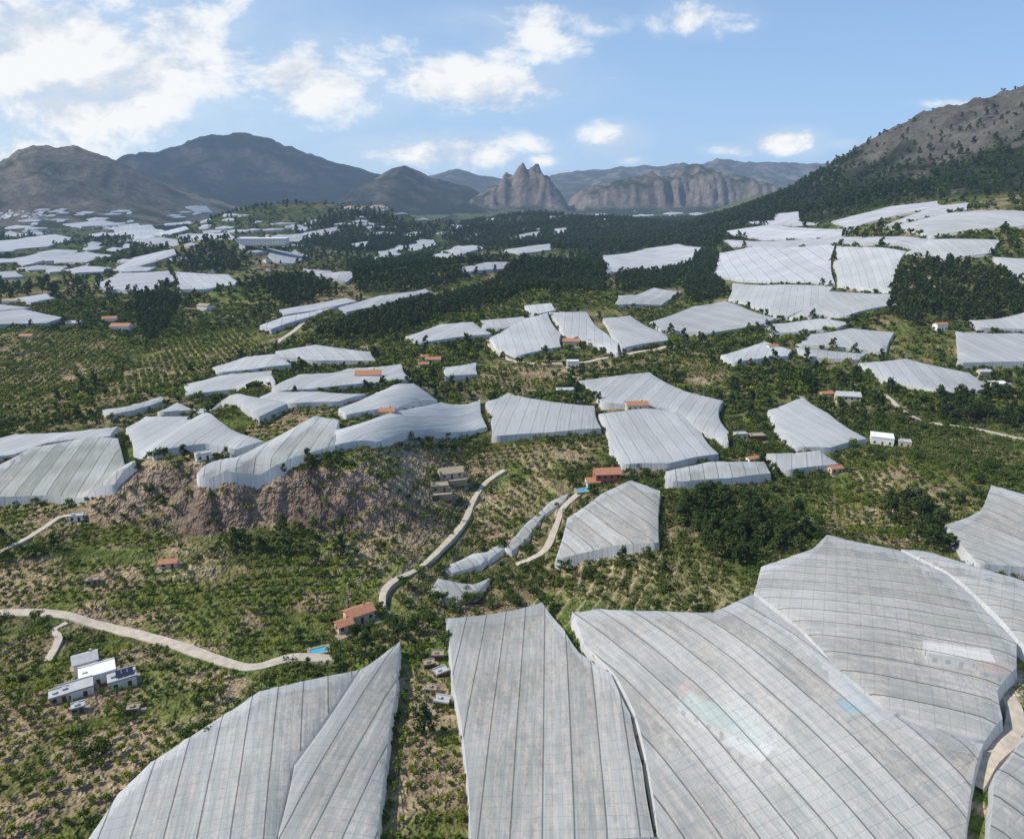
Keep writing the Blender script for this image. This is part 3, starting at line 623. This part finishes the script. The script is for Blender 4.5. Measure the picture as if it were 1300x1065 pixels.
def scatter(P,sp,jit=.5,ang=0.,spy=None):
    spy=spy or sp; lo=P.min(0);hi=P.max(0); c=(lo+hi)/2; R=np.linalg.norm(hi-lo)/2; gx_,gy_=np.meshgrid(np.arange(-R,R,sp),np.arange(-R,R,spy)); q=np.stack([gx_.ravel(),gy_.ravel()],1)
    q+=(rng.random(q.shape)-.5)*2*jit*np.array([sp,spy]); ca,sa=math.cos(ang),math.sin(ang); q=np.stack([q[:,0]*ca-q[:,1]*sa,q[:,0]*sa+q[:,1]*ca],1)+c
    return q[inpoly(q[:,0],q[:,1],P)]
def split(name,meshes,p,s,zo=-.1):
    k=rng.integers(0,len(meshes),len(p))
    for i,m in enumerate(meshes): instancer(name,m,p[k==i],s[k==i],zo)
for W,(p,sp,a) in zip(OW,ORCH):
    q=scatter(W,sp*.82,.08,a,sp*1.28); q=q[~innets(q)&clear(q)]; q=q[(rng.random(len(q))<.94)&(fbm(q[:,0]/22,q[:,1]/22,2,200)>.28)]
    split("orchard_trees",cit if W[:,1].mean()<400 else citL,q,(.70+.40*rng.random(len(q)))*sp/4.4)
for B,k in NETPOLY:
    if k=='near' and B[:,1].mean()<300:
        q=scatter(B,4.8,.12,.3,5.2); q=q[clear(q,.5)]; q=q[rng.random(len(q))<.75]; split("netted_fruit_trees",citL,q,.6+.3*rng.random(len(q)))
FOR=[[(400,428),(440,408),(560,378),(640,345),(760,332),(765,370),(640,385),(560,402),(500,425),(440,432)],
 [(850,640),(890,622),(960,635),(1045,650),(1040,680),(980,700),(930,722),(870,705)],
 [(865,365),(890,330),(930,318),(905,350),(925,372),(880,388)],
 [(1120,395),(1140,345),(1200,330),(1295,355),(1310,395),(1220,408),(1150,415)],
 [(1100,640),(1150,630),(1215,670),(1215,705),(1150,690)],
 [(640,345),(760,322),(770,350),(765,372),(700,380)],
 [(370,290),(430,268),(560,290),(520,318),(440,322),(380,305)],[(220,335),(262,308),(315,330),(300,345),(240,348)],
 [(780,345),(900,318),(920,330),(880,345),(850,365),(785,372)],[(850,300),(930,290),(905,315),(850,318)],
 [(170,372),(230,380),(210,420),(180,440)],[(330,365),(380,350),(420,370),(370,392)],[(600,275),(900,275),(880,310),(700,318),(560,305)],[(440,335),(560,325),(620,345),(540,368),(450,372)],
 [(1190,500),(1300,490),(1310,550),(1230,545),(1190,525)],[(850,260),(960,240),(1060,225),(1180,245),(1050,268),(900,292)]]
for px in FOR:
    W=zpoly(px); yc=W[:,1].mean(); sp=7.0 if yc<450 else 6.9 if yc<1300 else 13
    q=scatter(W,sp,.45); q=q[~innets(q)&clear(q)]; q=q[fbm(q[:,0]/30,q[:,1]/30,2,210)>(.38 if yc<450 else .28)]
    if yc<450:
        for i,(x,y) in enumerate(q[:70]):
            o=bpy.data.objects.new("pine_tree",pin[i%3]); scene.collection.objects.link(o); o.location=(x,y,float(h(np.array([x]),np.array([y]))[0])-.2); s=random.uniform(.75,1.25); o.scale=(s*1.4,s*1.4,s); o.rotation_euler=(0,0,random.random()*6.28)
        q=q[70:]
    split("pine_forest",pin if yc<450 else pinL,q,(.7+.6*rng.random(len(q)))*(1.15 if yc<1300 else 1.9))
def band(y0,y1,sp,thr,sc,name,meshes,seed,big=60.):
    P=np.array([(-.78*y0-15,y0),(.78*y0+15,y0),(.78*y1+15,y1),(-.78*y1-15,y1)]); q=scatter(P,sp,.5)
    n=fbm(q[:,0]/big,q[:,1]/big,3,seed); q=q[n>thr+rng.random(len(q))*.16]; q=q[~innets(q)]; q=q[clear(q)]
    for W in OW: q=q[~inpoly(q[:,0],q[:,1],W)|(rng.random(len(q))<.05)]
    cl=(np.exp(-((q[:,0]+105)/52)**2-((q[:,1]-275)/13)**2)>.5); q=q[~cl|(rng.random(len(q))<.3)]
    if y1>1500:
        zz_,id_,cn_=hb(q[:,0],q[:,1],True); q=q[(id_==0)&((cn_<-10)|(rng.random(len(q))<np.clip(1.1-(zz_-90)/230,.15,1)))]
    split(name,meshes,q,sc*(.5+.8*rng.random(len(q))))
band(110,420,3.7,.35,1.3,"scrub",shr,301,40)
band(110,420,6.8,.47,1.4,"wild_trees",bro,302,50)
band(150,420,13,.55,.85,"scattered_pines",pin,303,60)
band(420,900,6.3,.38,2.1,"scrub",shrL,304,60)
band(420,900,8.5,.43,1.8,"wild_trees",broL,305,70)
band(420,900,9,.44,1.6,"wild_orchard",citL,315,70)
band(420,900,18,.49,1.1,"scattered_pines",pinL,306,90)
band(900,2200,18,.42,3.4,"distant_scrub",shrL,307,120)
band(900,2200,19,.44,3.0,"distant_trees",broL,308,160)
band(900,2400,22,.45,1.6,"distant_pines",pinL,309,200)
band(2200,3600,42,.48,4.0,"distant_trees",broL,310,300)
for (u,v,s,kd) in [(820,605,2.0,0),(905,625,2.2,0),(918,640,1.8,0),(520,800,2.4,0),(505,810,2.0,0),(545,795,2.2,0),(480,812,1.6,0),(640,735,1.9,0),(660,745,2.1,0),(690,740,1.8,0),(1190,695,2.6,0),(880,775,1.7,0),(600,765,1.9,0),(430,845,1.7,0),(445,830,1.5,0),(575,775,1.8,0),(240,945,1.8,0),(130,960,2.0,0),(110,965,1.7,0),(255,900,1.6,0),(280,885,1.5,0),(200,640,1.8,0),(610,590,1.8,0),(415,585,1.8,0),(625,770,1.9,0),(720,700,1.4,0),(1010,665,1.3,1),(1130,665,1.4,1),(690,598,1.4,0),(940,700,1.2,1),(560,770,2.0,0),(710,745,1.7,0),(740,735,1.6,0)]:
    x,y=pixels_to_ground([(u,v)],0,h)[0]; o=bpy.data.objects.new("carob_tree" if kd==0 else "pine_tree",(broB if kd==0 else pin)[int(u)%2]); scene.collection.objects.link(o); o.location=(x,y,float(h(np.array([x]),np.array([y]))[0])-.2); o.scale=(s,s,s); o.rotation_euler=(0,0,u)
# ------------------------------------------------------------------ sky + sun
sv=Vector((-.84,-.06,.86)).normalized(); el=math.asin(sv.z); az=math.atan2(sv.x,sv.y)
L=bpy.data.lights.new("sun",'SUN'); L.energy=5.0; L.angle=math.radians(.5); L.color=(1,.95,.87); lo=bpy.data.objects.new("sun",L); scene.collection.objects.link(lo); lo.rotation_euler=sv.to_track_quat('Z','Y').to_euler(); lo.location=(-300,0,400)
w=bpy.data.worlds.new("World"); scene.world=w; w.use_nodes=True; n=w.node_tree.nodes; l=w.node_tree.links; n.clear()
try: w.cycles.sampling_method='MANUAL'; w.cycles.sample_map_resolution=256
except Exception: pass
def N(t): return n.new(t)
def mt(op,a,b=None,c=None,clamp=False):
    q=N('ShaderNodeMath'); q.operation=op; q.use_clamp=clamp
    for i,k in enumerate((a,b,c)):
        if k is None: continue
        if isinstance(k,(int,float)): q.inputs[i].default_value=k
        else: l.new(k,q.inputs[i])
    return q.outputs[0]
sky=N('ShaderNodeTexSky'); sky.sky_type='NISHITA'; sky.sun_disc=False; sky.sun_elevation=el; sky.sun_rotation=az; sky.altitude=300; sky.air_density=1.0; sky.dust_density=.3; sky.ozone_density=2.5
tc=N('ShaderNodeTexCoord'); sep=N('ShaderNodeSeparateXYZ'); l.new(tc.outputs['Generated'],sep.inputs[0])
yy=mt('MAXIMUM',sep.outputs[1],.05); A=mt('DIVIDE',sep.outputs[0],yy); E=mt('DIVIDE',sep.outputs[2],yy)
comb=N('ShaderNodeCombineXYZ'); l.new(A,comb.inputs[0]); l.new(E,comb.inputs[1])
ell=[(110,80,380,170,1.1),(20,205,240,60,.85),(590,105,190,50,1.15),(400,95,200,90,.85),(670,62,90,45,.95),(560,192,170,32,.95),(775,176,58,27,1.1),(1003,180,62,24,1.1),(800,203,26,9,.85),(685,205,38,13,.8),(890,22,90,32,.62),(640,28,170,32,.58),(1080,183,70,9,.6),(1220,132,75,9,.6),(930,190,50,12,.6)]
acc=None
for u,v,ru,rv,s in ell:
    a,e=bearing(u,v); a1,_=bearing(u+ru,v); _,e1=bearing(u,v-rv)
    vs=N('ShaderNodeVectorMath'); vs.operation='SUBTRACT'; vs.inputs[1].default_value=(a,e,0); l.new(comb.outputs[0],vs.inputs[0])
    vm=N('ShaderNodeVectorMath'); vm.operation='MULTIPLY'; vm.inputs[1].default_value=(1/(a1-a),1/(e1-e),1); l.new(vs.outputs[0],vm.inputs[0])
    ln=N('ShaderNodeVectorMath'); ln.operation='LENGTH'; l.new(vm.outputs[0],ln.inputs[0])
    mr=N('ShaderNodeMapRange'); mr.interpolation_type='SMOOTHSTEP'; mr.inputs[1].default_value=1.25; mr.inputs[2].default_value=.1; mr.inputs[3].default_value=0; mr.inputs[4].default_value=s; l.new(ln.outputs['Value'],mr.inputs[0])
    acc=mr.outputs[0] if acc is None else mt('MAXIMUM',acc,mr.outputs[0])
def cn(off,scale,detail):
    mp=N('ShaderNodeMapping'); mp.inputs['Scale'].default_value=(1,1.7,1); mp.inputs['Location'].default_value=off; l.new(comb.outputs[0],mp.inputs[0])
    t=N('ShaderNodeTexNoise'); t.inputs['Scale'].default_value=scale; t.inputs['Detail'].default_value=detail; t.inputs['Roughness'].default_value=.62; t.inputs['Distortion'].default_value=.2; l.new(mp.outputs[0],t.inputs['Vector']); return t.outputs[0]
na=cn((3,1,0),8.5,8); nb=cn((3.03,.95,0),8.5,5)
den=mt('ADD',acc,mt('MULTIPLY',mt('SUBTRACT',na,.5),3.0))
dm=N('ShaderNodeMapRange'); dm.interpolation_type='SMOOTHSTEP'; dm.inputs[1].default_value=.30; dm.inputs[2].default_value=1.05; l.new(den,dm.inputs[0])
gate=mt('MULTIPLY',dm.outputs[0],mt('MULTIPLY',acc,5,clamp=True)); gate=mt('MAXIMUM',gate,mt('MULTIPLY',acc,.32))
shd=N('ShaderNodeMapRange'); shd.inputs[1].default_value=-.14; shd.inputs[2].default_value=.05; l.new(mt('SUBTRACT',na,nb),shd.inputs[0])
cc=N('ShaderNodeMix'); cc.data_type='RGBA'; cc.inputs[6].default_value=(4.9,5.3,5.9,1); cc.inputs[7].default_value=(6.7,6.85,7.0,1); l.new(shd.outputs[0],cc.inputs[0])
hz=N('ShaderNodeMapRange'); hz.inputs[1].default_value=.30; hz.inputs[2].default_value=-.02; hz.inputs[3].default_value=.4; hz.inputs[4].default_value=.88; l.new(E,hz.inputs[0])
lf=N('ShaderNodeMapRange'); lf.inputs[1].default_value=.8; lf.inputs[2].default_value=-.8; lf.inputs[3].default_value=0; lf.inputs[4].default_value=1; l.new(A,lf.inputs[0])
hc2=N('ShaderNodeMix'); hc2.data_type='RGBA'; hc2.inputs[6].default_value=(1.9,3.4,6.1,1); hc2.inputs[7].default_value=(3.2,4.6,6.5,1); l.new(lf.outputs[0],hc2.inputs[0])
sk2=N('ShaderNodeMix'); sk2.data_type='RGBA'; l.new(hz.outputs[0],sk2.inputs[0]); l.new(sky.outputs[0],sk2.inputs[6]); l.new(hc2.outputs[2],sk2.inputs[7])
mxx=N('ShaderNodeMix'); mxx.data_type='RGBA'; l.new(mt('MULTIPLY',gate,.96),mxx.inputs[0]); l.new(sk2.outputs[2],mxx.inputs[6]); l.new(cc.outputs[2],mxx.inputs[7])
bg=N('ShaderNodeBackground'); bg.inputs[1].default_value=.14; l.new(mxx.outputs[2],bg.inputs[0]); ow=N('ShaderNodeOutputWorld'); l.new(bg.outputs[0],ow.inputs[0])
print("done",time.time()-T0)
